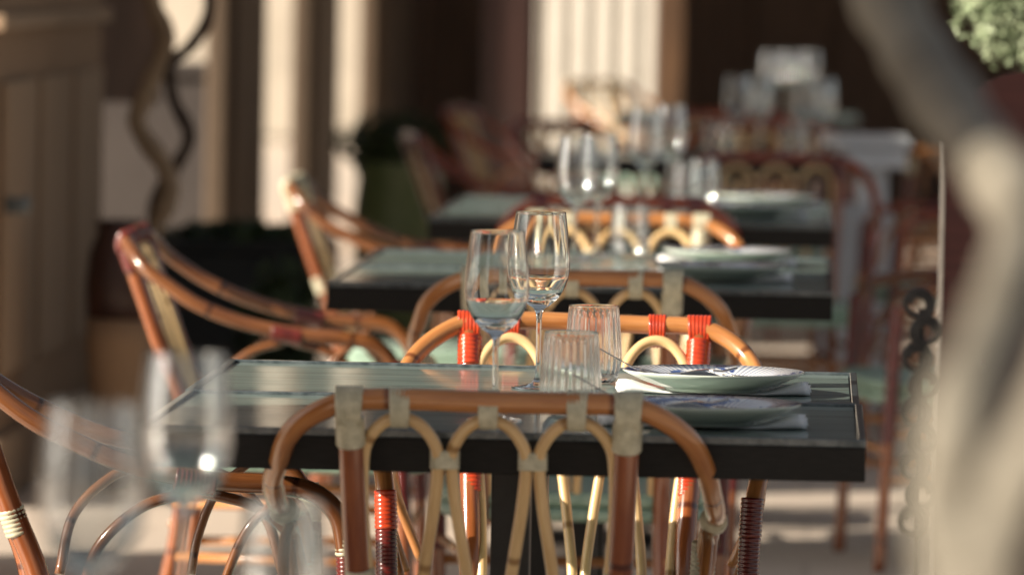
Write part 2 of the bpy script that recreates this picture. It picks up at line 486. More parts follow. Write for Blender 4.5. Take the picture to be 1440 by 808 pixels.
XW = -1.93
piers = [(-0.7, 0.5), (3.1, 4.35), (6.3, 7.65), (9.9, 11.15), (13.05, 13.9), (15.36, 17.7), (21.5, 22.9), (25.0, 26.4), (28.7, 31.0)]
names = ['first stone pier of the colonnade, closest to the viewer', 'second stone pier of the colonnade', 'third stone pier, left of the nearest set table',
         'fourth stone pier, level with the second table', 'slim stone pier, level with the third table',
         'broad panelled brown stone pier filling the left edge of the photo',
         'brown stone pier right of the twisted vines, leftmost of the three thin ones', 'brown stone pier between the two bright openings', 'brown stone pier at the far end, before the dark wall']
for i, (y0, y1) in enumerate(piers):
    t = thing('stone_pier', names[i], 'pier', (XW, (y0 + y1) / 2, 0), 0, 'piers of the colonnade on the left')
    h = (y1 - y0) / 2
    bm = bmesh.new(); box(bm, -0.42 if i < 6 else -0.07, 0, -h, h, 0, 3.0, 0.012); mesh_obj('shaft', bm, M['pier'] if i < 6 else M['pier_shaded'], t, False)
    bm = bmesh.new(); box(bm, -0.45 if i < 6 else -0.09, 0.03, -h - 0.03, h + 0.03, 0.003, 0.16, 0.01); mesh_obj('plinth', bm, M['pier_light'], t, False)
    if i >= 5:
        k = 3 if i == 5 else 1
        wd = (2 * h - 0.12 * (k + 1)) / k
        for j in range(k):
            a = -h + 0.12 + j * (wd + 0.12)
            bm = bmesh.new(); box(bm, 0.001, 0.02, a, a + wd, 0.3, 1.0 if i == 5 else 2.6, 0.008)
            mesh_obj('raised_panel', bm, M['pier_light'] if i < 6 else M['pier_shaded'], t, False)
        if i == 5:
            bm = bmesh.new(); box(bm, 0.001, 0.028, -h, h, 1.12, 1.16, 0.006); mesh_obj('moulding', bm, M['pier_light'], t, False)
bm = bmesh.new(); box(bm, -0.45, 0.02, -0.7, 31, 3.003, 3.5, 0.01)
o = mesh_obj('stone_lintel', bm, M['pier_light'], None, False); o.location = (XW, 0, 0)
tag(o, 'long stone lintel carried by the colonnade piers', 'lintel')

# back part of the arcade: ceiling, dark end wall
bm = bmesh.new(); box(bm, -2.4, 5.0, 18.0, 36.0, 3.52, 3.7)
structure(mesh_obj('ceiling', bm, M['dark_wood'], None, False))
t = thing('end_wall', 'dark timber wall closing the far end of the terrace', 'wall', (0, 34, 0))
bm = bmesh.new(); box(bm, -2.12, 5.0, 0, 0.2, 0, 3.5); mesh_obj('panelling', bm, M['dark_wood'], t, False)
for x in [-2.0 + 0.42 * i for i in range(16)]:
    bm = bmesh.new(); box(bm, x, x + 0.06, -0.025, -0.002, 0, 3.4, 0.004); mesh_obj('batten', bm, M['dark_wood'], t, False)
bm = bmesh.new(); box(bm, -2.12, -2.02, -2.95, -0.03, 0, 3.5); mesh_obj('sun_screen_panel', bm, M['dark_wood'], t, False)  # added to block sunlight from reaching the end wall
# brown door post beside white pilaster
p = at(942, 100, 27.5)
bm = bmesh.new(); box(bm, -0.06, 0.06, -0.05, 0.05, 0, 3.4, 0.01)
o = mesh_obj('door_post', bm, M['brown_wood'], None, False); o.location = (p.x, 27.5, 0)
tag(o, 'brown wooden door post right of the white fluted pilaster', 'post')
p = at(715, 100, 29)
bm = bmesh.new(); box(bm, -0.11, 0.11, -0.03, 0.03, 0, 3.2, 0.01)
o = mesh_obj('door_leaf', bm, M['dark_red_wood'], None, False); o.location = (p.x, 29, 0)
tag(o, 'dark red door leaf left of the white fluted pilaster', 'door')

# fluted white pilaster
p = at(836, 100, 27.9)
t = thing('fluted_pilaster', 'tall white fluted stone pilaster behind the wine glasses', 'pilaster', (p.x, 27.9, 0), rad(-22))
bm = bmesh.new()
W_ = 0.56; nfl = 5
prof = []
for i in range(nfl):
    x0 = -W_ / 2 + W_ * i / nfl
    fw = W_ / nfl
    prof.append((x0 + 0.008, 0.0))
    for k in range(9):
        a = PI * k / 8
        prof.append((x0 + fw / 2 - (fw / 2 - 0.016) * math.cos(a), 0.028 * math.sin(a)))
prof.append((W_ / 2 - 0.008, 0.0)); prof.append((W_ / 2, 0.08)); prof.append((-W_ / 2, 0.08))
lo = [bm.verts.new((x, y, 0.15)) for x, y in prof]; hi = [bm.verts.new((x, y, 3.4)) for x, y in prof]
for i in range(len(prof)):
    j = (i + 1) % len(prof); bm.faces.new((lo[i], lo[j], hi[j], hi[i]))
mesh_obj('shaft', bm, M['white_stone'], t, False)
bm = bmesh.new(); box(bm, -W_ / 2 - 0.03, W_ / 2 + 0.03, -0.03, 0.11, 0, 0.148, 0.01); mesh_obj('base', bm, M['white_stone'], t, False)

# cream house across the court, seen through the openings
t = thing('cream_house', 'sunlit cream house wall seen between the brown piers', 'house', (-2.6, 44, 0), rad(-42))
bm = bmesh.new(); box(bm, -9, 3.5, 0, 0.4, 0, 6); mesh_obj('wall', bm, M['cream'], t, False)
bm = bmesh.new(); box(bm, -9.05, 3.55, -0.08, -0.003, 0, 0.5); mesh_obj('plinth', bm, M['cream'], t, False)
t = thing('garden_wall', 'low mauve grey rendered wall behind the twisted vines', 'wall', (-3.0, 23.5, 0), 0)
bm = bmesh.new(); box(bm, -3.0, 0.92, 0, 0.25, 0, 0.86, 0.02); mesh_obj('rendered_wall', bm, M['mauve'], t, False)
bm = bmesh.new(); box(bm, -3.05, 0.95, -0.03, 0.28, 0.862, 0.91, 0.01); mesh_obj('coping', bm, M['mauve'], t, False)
t = thing('added_shade_wall', 'unseen mauve wall added left of the colonnade to shade the far chairs', 'wall', (-3.6, 18.9, 0))  # out of view, added only to keep sun off the background chairs
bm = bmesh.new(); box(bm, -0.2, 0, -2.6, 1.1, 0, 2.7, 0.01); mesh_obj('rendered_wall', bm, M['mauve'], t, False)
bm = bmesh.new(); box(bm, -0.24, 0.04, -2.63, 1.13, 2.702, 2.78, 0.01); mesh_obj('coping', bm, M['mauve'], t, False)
p = at(183, 45, 19.5)
t = thing('wooden_shutter', 'dark brown wooden shutter above the mauve wall, left of the vines', 'shutter', (p.x, 19.5, 0))
bm = bmesh.new(); box(bm, -0.10, 0.09, 0, 0.04, 0.86, 2.4, 0.004); mesh_obj('shutter_panel', bm, M['dark_wood'], t, False)
bm = bmesh.new(); box(bm, -0.12, -0.101, 0.0, 0.05, 0, 2.5, 0.004); mesh_obj('frame', bm, M['dark_wood'], t, False)

# small grey meter box on the broad pier
p = at(8, 288, 15.5)
bm = bmesh.new(); box(bm, -0.03, 0.03, -0.02, 0.02, -0.02, 0.02, 0.004)
o = mesh_obj('junction_box', bm, M['table_trim'], None); o.location = (XW + 0.045, p.y, p.z)
tag(o, 'small grey metal box fixed to the broad brown pier', 'box')

# ------------------------------------------------------------------ tables
TZ = 0.74
TX0, TX1 = -0.825, 0.067
def make_table():
    """origin: floor, centre of the top; 0.9 wide, 0.70 deep"""
    t = thing('bistro_table', '', 'table')
    hx, hy = 0.446, 0.325
    bm = bmesh.new(); box(bm, -hx, hx, -hy, hy, TZ - 0.048, TZ - 0.006, 0.0015); mesh_obj('apron', bm, M['table_edge'], t, False)
    bm = bmesh.new(); box(bm, -hx + 0.012, hx - 0.012, -hy + 0.012, hy - 0.012, TZ - 0.0055, TZ - 0.0002); mesh_obj('tabletop', bm, M['table'], t, False)
    bm = bmesh.new()
    z0, z1 = TZ - 0.0057, TZ + 0.004
    e = 0.010
    box(bm, -hx, hx, -hy, -hy + e, z0, z1, 0.0012); box(bm, -hx, hx, hy - e, hy, z0, z1, 0.0012)
    box(bm, -hx, -hx + e, -hy + e, hy - e, z0, z1, 0.0012); box(bm, hx - e, hx, -hy + e, hy - e, z0, z1, 0.0012)
    mesh_obj('edge_trim', bm, M['table_trim'], t, False)
    bm = bmesh.new(); box(bm, -0.025, 0.025, -0.025, 0.025, 0.035, TZ - 0.05, 0.003); mesh_obj('pedestal', bm, M['black_metal'], t, False)
    bm = bmesh.new(); box(bm, -0.22, 0.22, -0.025, 0.025, 0.0, 0.034, 0.004); box(bm, -0.024, 0.024, -0.22, -0.0255, 0.0, 0.0335, 0.004); box(bm, -0.024, 0.024, 0.0255, 0.22, 0.0, 0.0335, 0.004)
    mesh_obj('foot', bm, M['black_metal'], t, False)
    return t
table0 = make_table()
tfirst = [True]
def place_table(cx, y0, label, group='green topped bistro tables pushed together in pairs'):
    t = table0 if tfirst[0] else copy_tree(table0); tfirst[0] = False
    t.location = (cx, y0 + 0.325, 0); t['label'] = label; t['group'] = group
    return t
CX = (TX0 + TX1) / 2
place_table(CX, 4.56, 'green bistro table under the blurred glasses at the lower left, near one of its pair')
place_table(CX, 5.215, 'green bistro table under the blurred glasses at the lower left, far one of its pair')
place_table(CX + 0.004, 7.995, 'shaded near one of the two green tables in sharp focus')
place_table(CX, 8.648, 'sunlit far one of the two green tables in sharp focus, holding the sharp plate')
place_table(CX - 0.028, 11.54, 'near half of the second table pair, black edge above the red bound chair')
place_table(CX - 0.028, 12.193, 'far half of the second table pair, with one plate and tall glasses')
place_table(CX - 0.02, 14.42, 'near half of the third table pair, blurred black edge under the red brown rail')
place_table(CX - 0.02, 15.073, 'far half of the third table pair, with a bright plate')
place_table(-0.35, 18.9, 'dark blurred table crowded with glasses behind the third pair, nearer of two')
place_table(-0.28, 24.0, 'darkest distant table crowded with glasses before the end wall')

# ------------------------------------------------------------------ chairs
RR = 0.0133
def yb(z): return -0.372 + (0.787 - z) * 0.36
def make_chair(kind):
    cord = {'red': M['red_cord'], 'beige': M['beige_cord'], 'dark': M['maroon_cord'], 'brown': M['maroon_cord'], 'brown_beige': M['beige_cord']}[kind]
    railm = M['dark_rail'] if kind == 'dark' else (M['shaded_rail'] if kind.startswith('brown') else M['rail'])  # brown kinds carry the rail colour with shade painted in
    t = thing('cane_armchair', '', 'chair')
    half = [(0.0, -0.378, 0.787), (0.09, -0.376, 0.787), (0.165, -0.368, 0.785), (0.212, -0.352, 0.768), (0.245, -0.325, 0.738), (0.262, -0.275, 0.703),
            (0.270, -0.22, 0.673), (0.272, -0.14, 0.642), (0.271, -0.04, 0.624), (0.268, 0.05, 0.618), (0.264, 0.10, 0.608), (0.259, 0.135, 0.575), (0.254, 0.148, 0.52)]
    pts = [(-x, y, z) for x, y, z in reversed(half)] + half[1:]
    bm = bmesh.new(); tube(bm, smooth_path([(x + random.gauss(0, 0.0012), y, z + random.gauss(0, 0.0012)) for x, y, z in pts], 5), lambda l: RR * (1 + 0.02 * math.sin(l * 9)) + 0.0010 * math.exp(-((l % 0.27 - 0.13) / 0.005) ** 2), 16); mesh_obj('arm_rail', bm, railm, t)
    for s in (-1, 1):
        # rear post, floor to rail
        pl = smooth_path([(s * 0.172, -0.315, 0.0), (s * 0.158, -0.262, 0.25), (s * 0.155, yb(0.44), 0.44), (s * 0.162, yb(0.6), 0.6), (s * 0.169, yb(0.778), 0.778)], 8)
        bm = bmesh.new(); tube(bm, pl, lambda l: 0.0158 + 0.0012 * math.exp(-((l % 0.31 - 0.15) / 0.006) ** 2), 16); mesh_obj('rear_post', bm, M['post'], t)
        # front leg, joined to the arm's end
        fl = smooth_path([(s * 0.254, 0.148, 0.53), (s * 0.251, 0.153, 0.44), (s * 0.245, 0.165, 0.2), (s * 0.245, 0.175, 0.0)], 8)
        bm = bmesh.new(); tube(bm, fl, RR + 0.0005, 14); leg = mesh_obj('front_leg', bm, M['post'], t)
        seg_ = [Vector((s * 0.2535, 0.1487, 0.5235)), Vector((s * 0.2505, 0.1535, 0.44)), Vector((s * 0.247, 0.161, 0.28))]
        P_, R_ = rings_along(seg_, RR + 0.0012, 0.0012, 0.0058)
        bm = bmesh.new(); tube(bm, P_, R_, 16); mesh_obj('cord_wrap', bm, M['maroon_cord'], leg)
        P_, R_ = rings_along([Vector((s * 0.2560, 0.1445, 0.578)), Vector((s * 0.2535, 0.1485, 0.524))], RR + 0.0018, 0.0012, 0.0058)
        bm = bmesh.new(); tube(bm, P_, R_, 16); mesh_obj('binding', bm, M['maroon_cord'] if (kind == 'red' and s < 0) else cord, t)
        # post bindings: strands over the rail, then rings down the post
        bm = bmesh.new()
        oval_sleeve(bm, 0, s * 0.169 - 0.0160, s * 0.169 + 0.0160, -0.3685, 0.7775, 0.0165, 0.0245, 6, 0.0012, taper=0.12)
        lo_ = 0.722 if kind == 'red' else 0.730
        P_, R_ = rings_along([Vector((s * 0.1685, yb(0.765), 0.765)), Vector((s * 0.167, yb(lo_), lo_))], 0.0174, 0.0013, 0.0062)
        tube(bm, P_, R_, 18)
        mesh_obj('binding', bm, cord, t)
        P_, R_ = rings_along([Vector((s * 0.1585, yb(0.575), 0.575)), Vector((s * 0.1572, yb(0.54), 0.54))], 0.0172, 0.0013, 0.0062)
        bm = bmesh.new(); tube(bm, P_, R_, 18); mesh_obj('binding', bm, cord, t)
        # canes fanning out under the arm
        bm = bmesh.new()
        tube(bm, smooth_path([(s * 0.262, -0.045, 0.607), (s * 0.264, 0.03, 0.585), (s * 0.256, 0.085, 0.53), (s * 0.235, 0.11, 0.45)], 8), 0.0075, 10)
        tube(bm, smooth_path([(s * 0.262, -0.065, 0.607), (s * 0.264, -0.13, 0.585), (s * 0.256, -0.185, 0.53), (s * 0.225, -0.205, 0.45)], 8), 0.0075, 10)
        tube(bm, smooth_path([(s * 0.268, 0.06, 0.604), (s * 0.266, 0.015, 0.56), (s * 0.252, -0.01, 0.50), (s * 0.235, -0.02, 0.45)], 8), 0.0065, 10)
        mesh_obj('arm_cane', bm, railm if kind != 'dark' else M['rail'], t)
        P_, R_ = rings_along([Vector((s * 0.2705, -0.085, 0.630)), Vector((s * 0.270, -0.03, 0.622))], 0.0155, 0.0013, 0.0062)
        bm = bmesh.new(); tube(bm, [q - Vector((0, 0, 0.004)) for q in P_], [a * 1.04 for a in R_], 18); mesh_obj('binding', bm, M['red_cord'] if kind == 'red' else (M['maroon_cord'] if kind.startswith('brown') else cord), t)
    for k in (-1, 0, 1):
        xk = 0.107 * k
        L_, R_ = -0.0455, 0.0455
        if k == -1: lb = [(-0.012 - 0.02, 0.44), (-0.036, 0.52), (-0.044, 0.60), (-0.047, 0.66)]
        else: lb = [(-0.010, 0.44), (-0.020, 0.52), (-0.032, 0.60), (-0.041, 0.66)]
        if k == 1: rb = [(0.032, 0.44), (0.036, 0.52), (0.044, 0.60), (0.047, 0.66)]
        else: rb = [(0.010, 0.44), (0.020, 0.52), (0.032, 0.60), (0.041, 0.66)]
        pts = lb + [(L_, 0.713), (-0.039, 0.737), (-0.022, 0.757), (0, 0.7645), (0.022, 0.757), (0.039, 0.737), (R_, 0.713)] + list(reversed(rb))
        jit = random.uniform(-0.002, 0.002)
        bm = bmesh.new(); tube(bm, smooth_path([(xk + x + jit * (0.78 - z) * 5, yb(z) + 0.004, z) for x, z in [(lb[0][0], 0.40)] + pts + [(rb[0][0], 0.40)]], 5), 0.0078, 12)
        mesh_obj('back_cane', bm, M['cane'], t)
        bm = bmesh.new(); oval_sleeve(bm, 0, xk - 0.0118, xk + 0.0118, -0.3745, 0.7775, 0.0160, 0.0238, 5, 0.0012, taper=0.12)
        mesh_obj('binding', bm, cord, t)
    for s in (-1, 1):
        bm = bmesh.new(); oval_sleeve(bm, 2, 0.702, 0.724, s * 0.0535, yb(0.713) + 0.004, 0.0172, 0.0098, 4, 0.001)
        mesh_obj('binding', bm, cord, t)
    # seat: rim, woven panel
    rim = [(-0.165, -0.225, 0.403), (0.0, -0.232, 0.403), (0.165, -0.225, 0.403), (0.215, -0.15, 0.403), (0.228, 0.0, 0.403), (0.228, 0.11, 0.403), (0.19, 0.175, 0.403), (0, 0.19, 0.403), (-0.19, 0.175, 0.403), (-0.228, 0.11, 0.403), (-0.228, 0, 0.403), (-0.215, -0.15, 0.403), (-0.165, -0.225, 0.403)]
    rp = smooth_path(rim, 5)
    bm = bmesh.new(); tube(bm, rp, 0.0135, 12); tube(bm, [q - Vector((0, 0, 0.026)) for q in rp], 0.0125, 12); mesh_obj('seat_rim', bm, M['green_band'], t)
    bm = bmesh.new()
    c = bm.verts.new((0, -0.02, 0.404)); r1 = []; r2 = []
    for q in rp[:-1]:
        r2.append(bm.verts.new((q.x * 0.985, q.y * 0.985, 0.41)))
        r1.append(bm.verts.new((q.x * 0.5, q.y * 0.5, 0.406)))
    n_ = len(r2)
    for i in range(n_):
        j = (i + 1) % n_
        bm.faces.new((r2[i], r2[j], r1[j], r1[i])); bm.faces.new((r1[i], r1[j], c))
    mesh_obj('seat', bm, M['weave'], t)
    for z in (0.20, 0.30):
        for s in (-1, 1):
            bm = bmesh.new(); tube(bm, [Vector((s * 0.165, -0.27, z)), Vector((s * 0.246, 0.16, z))], 0.009, 10); mesh_obj('side_stretcher', bm, M['rail'], t)
    bm = bmesh.new(); tube(bm, [Vector((-0.247, 0.162, 0.26)), Vector((0.247, 0.162, 0.26))], 0.009, 10); mesh_obj('front_stretcher', bm, M['rail'], t)
    bm = bmesh.new(); tube(bm, [Vector((-0.16, -0.272, 0.26)), Vector((0.16, -0.272, 0.26))], 0.009, 10); mesh_obj('rear_stretcher', bm, M['rail'], t)
    return t
protos = {k: [make_chair(k), False] for k in ('red', 'beige', 'dark', 'brown', 'brown_beige')}
def chair(kind, x, y, rz, label, group='rattan armchairs at the tables'):
    p = protos[kind]
    t = p[0] if not p[1] else copy_tree(p[0]); p[1] = True
    t.location = (x, y, 0); t.rotation_euler = (0, 0, rad(rz)); t['label'] = label; t['group'] = group
    return t
chair('beige', -0.386, 8.275, 0, 'shaded cane armchair seen from behind in the foreground, pale beige bindings')
chair('red', -0.331, 9.255, 180, 'sunlit cane armchair with bright red bindings facing the viewer across the sharp table')
chair('beige', -0.400, 11.35, 0, 'cane armchair seen from behind just past the red bound one, beige bindings')
chair('beige', -0.395, 13.05, 180, 'blurred orange cane armchair with pale bindings facing the viewer behind the second table pair')
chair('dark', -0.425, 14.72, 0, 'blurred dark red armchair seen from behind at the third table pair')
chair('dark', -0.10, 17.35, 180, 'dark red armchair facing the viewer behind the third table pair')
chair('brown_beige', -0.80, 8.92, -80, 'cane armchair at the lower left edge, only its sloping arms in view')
chair('brown', -0.90, 12.25, -90, 'shade-darkened cane armchair in profile at the left, dark red bindings on its arms')
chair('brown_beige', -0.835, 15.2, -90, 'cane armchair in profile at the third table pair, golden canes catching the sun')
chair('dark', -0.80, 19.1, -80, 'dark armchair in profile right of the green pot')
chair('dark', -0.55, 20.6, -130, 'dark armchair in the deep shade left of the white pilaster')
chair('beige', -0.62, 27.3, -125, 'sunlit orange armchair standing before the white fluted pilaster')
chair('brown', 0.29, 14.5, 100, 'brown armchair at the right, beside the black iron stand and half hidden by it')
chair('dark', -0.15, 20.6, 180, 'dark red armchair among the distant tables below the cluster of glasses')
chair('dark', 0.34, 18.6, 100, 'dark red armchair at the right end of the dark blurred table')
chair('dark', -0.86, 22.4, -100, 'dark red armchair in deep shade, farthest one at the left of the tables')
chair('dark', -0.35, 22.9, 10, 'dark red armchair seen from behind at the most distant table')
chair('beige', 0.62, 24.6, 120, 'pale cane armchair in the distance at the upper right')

# ------------------------------------------------------------------ tableware
def spline2(pts, n=6):
    return [(max(0.0, q.x), q.z) for q in smooth_path([(r_, 0, z_) for r_, z_ in pts], n)]
def wall_profile(bowl, t):
    """outer curve followed by a rounded rim and the same curve set in by t"""
    n = len(bowl); inn = []
    for i, (r_, z_) in enumerate(bowl):
        a = bowl[max(0, i - 1)]; b = bowl[min(n - 1, i + 1)]
        dx, dz = b[0] - a[0], b[1] - a[1]; L = math.hypot(dx, dz)
        inn.append((r_ - dz / L * t, z_ + dx / L * t))
    ro, zo = bowl[-1]; ri, zi = inn[-1]
    cx, cz = (ro + ri) / 2, (zo + zi) / 2
    lip = [(cx + t / 2 * math.cos(PI * k / 6), cz + t / 2 * math.sin(PI * k / 6)) for k in range(1, 6)]
    return lip, list(reversed(inn))
def wine_glass_proto(thin=False):
    low = [(0.0, 0.0), (0.0355, 0.0), (0.0362, 0.0008), (0.0355, 0.0016)] + spline2([(0.0355, 0.0016), (0.026, 0.0030), (0.012, 0.0062), (0.0058, 0.012), (0.0040, 0.022), (0.0036, 0.05), (0.0036, 0.085), (0.0044, 0.100), (0.0075, 0.108)], 4)[1:-1]
    bowl = spline2([(0.0075, 0.108), (0.0178, 0.1148), (0.0285, 0.1260), (0.0362, 0.1405), (0.0402, 0.157), (0.0408, 0.170), (0.0396, 0.190), (0.0372, 0.213), (0.0340, 0.2388)], 7)
    lip, inn = wall_profile(bowl, 0.0009)
    if not thin:
        inn = [(r_ - 0.0022 * max(0.0, min(1.0, (0.150 - z_) / 0.02)), z_) for r_, z_ in inn if z_ > 0.130]
        prof = low + bowl + lip + inn + [(0.0225, 0.1262), (0.016, 0.1238), (0.008, 0.1226), (0.0, 0.1223)]
        bm = bmesh.new(); lathe(bm, prof, 96)
        return tag(mesh_obj('wine_glass', bm, M['glass']), '', 'wine glass')
    t = thing('wine_glass', '', 'wine glass')
    b1 = [q for q in bowl if q[1] <= 0.124]; b2 = [q for q in bowl if q[1] > 0.124]
    bm = bmesh.new(); lathe(bm, low + b1 + [(b1[-1][0] - 0.001, b1[-1][1]), (0.016, 0.1205), (0.006, 0.1185), (0.0, 0.118)], 64); mesh_obj('stem_and_foot', bm, M['glass'], t)
    lip2, inn2 = wall_profile(b2, 0.0014)
    bm = bmesh.new(); lathe(bm, b2 + lip2 + inn2, 96); mesh_obj('bowl', bm, M['thin_glass'], t)
    return t
def tumbler_proto(thin=False):
    low = [(0.0, 0.0), (0.024, 0.0)]
    wall = spline2([(0.024, 0.0), (0.0287, 0.0022), (0.0338, 0.009), (0.0372, 0.019), (0.0388, 0.030), (0.0390, 0.042), (0.0380, 0.06), (0.0364, 0.08), (0.0350, 0.098), (0.0344, 0.1066)], 4)
    lip, inn = wall_profile(wall, 0.0011)
    inn = [q for q in inn if q[1] > 0.013]
    floor_ = [(0.0290, 0.0105), (0.020, 0.0085), (0.0, 0.0085)]
    prof = low + wall[1:] + lip + inn + floor_
    mask = []
    for i, (r_, z_) in enumerate(prof):
        k = min(1, max(0, (z_ - 0.002) / 0.015)) * min(1, max(0, (0.1045 - z_) / 0.012))
        if i >= len(low) + len(wall) - 1: k = -0.35 * k if z_ > 0.013 else 0
        mask.append(k if abs(k) > 1e-6 else 1e-9)
    if not thin:
        bm = bmesh.new(); lathe(bm, prof, 288, 24, 0.0006, mask)
        return tag(mesh_obj('ribbed_tumbler', bm, M['glass']), '', 'tumbler')
    t = thing('ribbed_tumbler', '', 'tumbler')
    lo_ = [q for q in wall if q[1] <= 0.0125]; hi_ = [q for q in wall if q[1] > 0.0125]
    bm = bmesh.new(); lathe(bm, low + lo_[1:] + floor_, 96); mesh_obj('base', bm, M['glass'], t)
    lip2, inn2 = wall_profile(hi_, 0.0012)
    pr = hi_ + lip2 + inn2
    mk = [(1 if i_ < len(hi_) - 3 else 1e-9) for i_ in range(len(pr))]
    bm = bmesh.new(); lathe(bm, pr, 288, 24, 0.0005, mk); mesh_obj('wall', bm, M['thin_glass'], t)
    return t
gp = {}
def place_glass(kind, x, y, label, group):
    if kind not in gp:
        gp[kind] = tumbler_proto(kind == 'thin tumbler') if 'tumbler' in kind else wine_glass_proto(kind == 'thin'); o = gp[kind]
    else: o = copy_tree(gp[kind])
    o.location = (x, y, TZ + 0.0004); o.rotation_euler = (0, 0, random.uniform(0, 6))
    o['label'] = label; o['group'] = group
    return o
def wine_glass(x, y, label, group='wine glasses on the tables'): return place_glass('wine' if 8 < y < 9.5 else 'thin', x, y, label, group)
def tumbler(x, y, label, group='ribbed tumblers on the tables'): return place_glass('tumbler' if 8 < y < 9.5 else 'thin tumbler', x, y, label, group)

def plate_mesh():
    up = [(0.0, 0.0085), (0.03, 0.0085), (0.062, 0.0092), (0.072, 0.0125), (0.080, 0.0172), (0.100, 0.0225), (0.1215, 0.0272)]
    edge = [(0.1230, 0.0270), (0.1228, 0.0252)]
    dn = [(0.112, 0.0195), (0.098, 0.0132), (0.084, 0.0082), (0.072, 0.0046), (0.066, 0.0028), (0.0645, 0.0), (0.0615, 0.0), (0.060, 0.0035), (0.0, 0.0042)]
    bm = bmesh.new(); lathe(bm, up + edge + dn, 96)
    return bm
pg = None
def make_plate():
    o = mesh_obj('dinner_plate', plate_mesh(), M['plate'])
    me = o.data
    a = me.attributes.new('upper', 'FLOAT', 'FACE')
    for i, p in enumerate(me.polygons): a.data[i].value = 1.0 if p.normal.z > 0.2 else 0.0
    return o
def plate(x, y, z, label):
    global pg
    if pg is None: pg = make_plate(); o = pg
    else: o = pg.copy(); C.objects.link(o)
    o.location = (x, y, z); o.rotation_euler = (0, 0, random.uniform(0, 6))
    return tag(o, label, 'plate', 'blue and white plates on folded napkins')

def napkin_mesh():
    """linen rolled flat, lying along x under the plate"""
    bm = bmesh.new()
    n = 30; seg = 22
    rings = []
    for i in range(n + 1):
        x = -0.128 + 0.256 * i / n
        endf = min(1, min(i, n - i) / 2.0 + 0.8)
        R = []
        for k in range(seg):
            th = 2 * PI * k / seg
            c_, s_ = math.cos(th), math.sin(th)
            yy = 0.030 * (abs(c_) ** 0.7) * (1 if c_ > 0 else -1) * endf
            mid = 0.0020 if abs(x) < 0.07 else 0.0020 + 0.0068 * min(1, (abs(x) - 0.07) / 0.045)
            zz = mid + mid * (abs(s_) ** 0.7) * (1 if s_ > 0 else -1)
            zz += 0.0003 * math.sin(x * 190 + th * 3) * (1 if s_ > 0 else 0)
            R.append(bm.verts.new((x + 0.002 * math.sin(th * 2), yy, max(0.0, zz))))
        rings.append(R)
    for i in range(n):
        for k in range(seg): bm.faces.new((rings[i][k], rings[i][(k + 1) % seg], rings[i + 1][(k + 1) % seg], rings[i + 1][k]))
    # rolled ends: an inner spiral step so that the ends read as layers of cloth
    for R, d in ((rings[0], -1), (rings[-1], 1)):
        cen = sum((v.co for v in R), Vector()) / seg
        in1 = [bm.verts.new(cen + (v.co - cen) * 0.72 + Vector((-d * 0.006, 0, 0))) for v in R]
        in2 = [bm.verts.new(cen + (v.co - cen) * 0.55 + Vector((d * 0.003, 0, 0))) for v in R]
        c = bm.verts.new(cen + Vector((-d * 0.004, 0, 0)))
        for k in range(seg):
            j = (k + 1) % seg
            bm.faces.new((R[k], R[j], in1[j], in1[k])); bm.faces.new((in1[k], in1[j], in2[j], in2[k])); bm.faces.new((in2[k], in2[j], c))
    return bm
ng = None
def napkin(x, y, rz, label):
    global ng
    if ng is None: ng = mesh_obj('folded_napkin', napkin_mesh(), M['napkin']); o = ng
    else: o = ng.copy(); C.objects.link(o)
    o.location = (x, y, TZ); o.rotation_euler = (0, 0, rz)
    return tag(o, label, 'napkin', 'white napkins under the plates')

def ribbon(bm, st, th=0.0016):
    """flat bar through stations (point, half width in y)"""
    A = []
    for (p, hw) in st:
        p = Vector(p)
        A.append([bm.verts.new(p + Vector((0, a, b))) for a, b in ((-hw, -th / 2), (hw, -th / 2), (hw, th / 2), (-hw, th / 2))])
    for i in range(len(A) - 1):
        for k in range(4): bm.faces.new((A[i][k], A[i][(k + 1) % 4], A[i + 1][(k + 1) % 4], A[i + 1][k]))
    bm.faces.new(A[0]); bm.faces.new(list(reversed(A[-1])))
fg = None
def fork(x, y, z, rz, label):
    """handle end up at -x, tines resting in the plate; origin at the point where it rests on the rim"""
    global fg
    if fg is None:
        bm = bmesh.new()
        ribbon(bm, [((-0.058, 0, 0.032), 0.0045), ((-0.05, 0, 0.0285), 0.006), ((-0.02, 0, 0.012), 0.0042), ((0.0, 0, 0.002), 0.003), ((0.04, 0, -0.006), 0.0028), ((0.07, 0, -0.004), 0.004), ((0.085, 0, -0.001), 0.010), ((0.10, 0, 0.0006), 0.0115)])
        for a in (-0.0095, -0.0032, 0.0032, 0.0095):
            ribbon(bm, [((0.099, a, 0.0005), 0.0017), ((0.12, a, -0.001), 0.0015), ((0.14, a, 0.004), 0.0008)], 0.0014)
        fg = mesh_obj('dinner_fork', bm, M['steel'], None, True); o = fg
    else: o = fg.copy(); C.objects.link(o)
    o.location = (x, y, z); o.rotation_euler = (0, 0, rz)
    return tag(o, label, 'fork', 'forks leaning on the plates')
kg = None
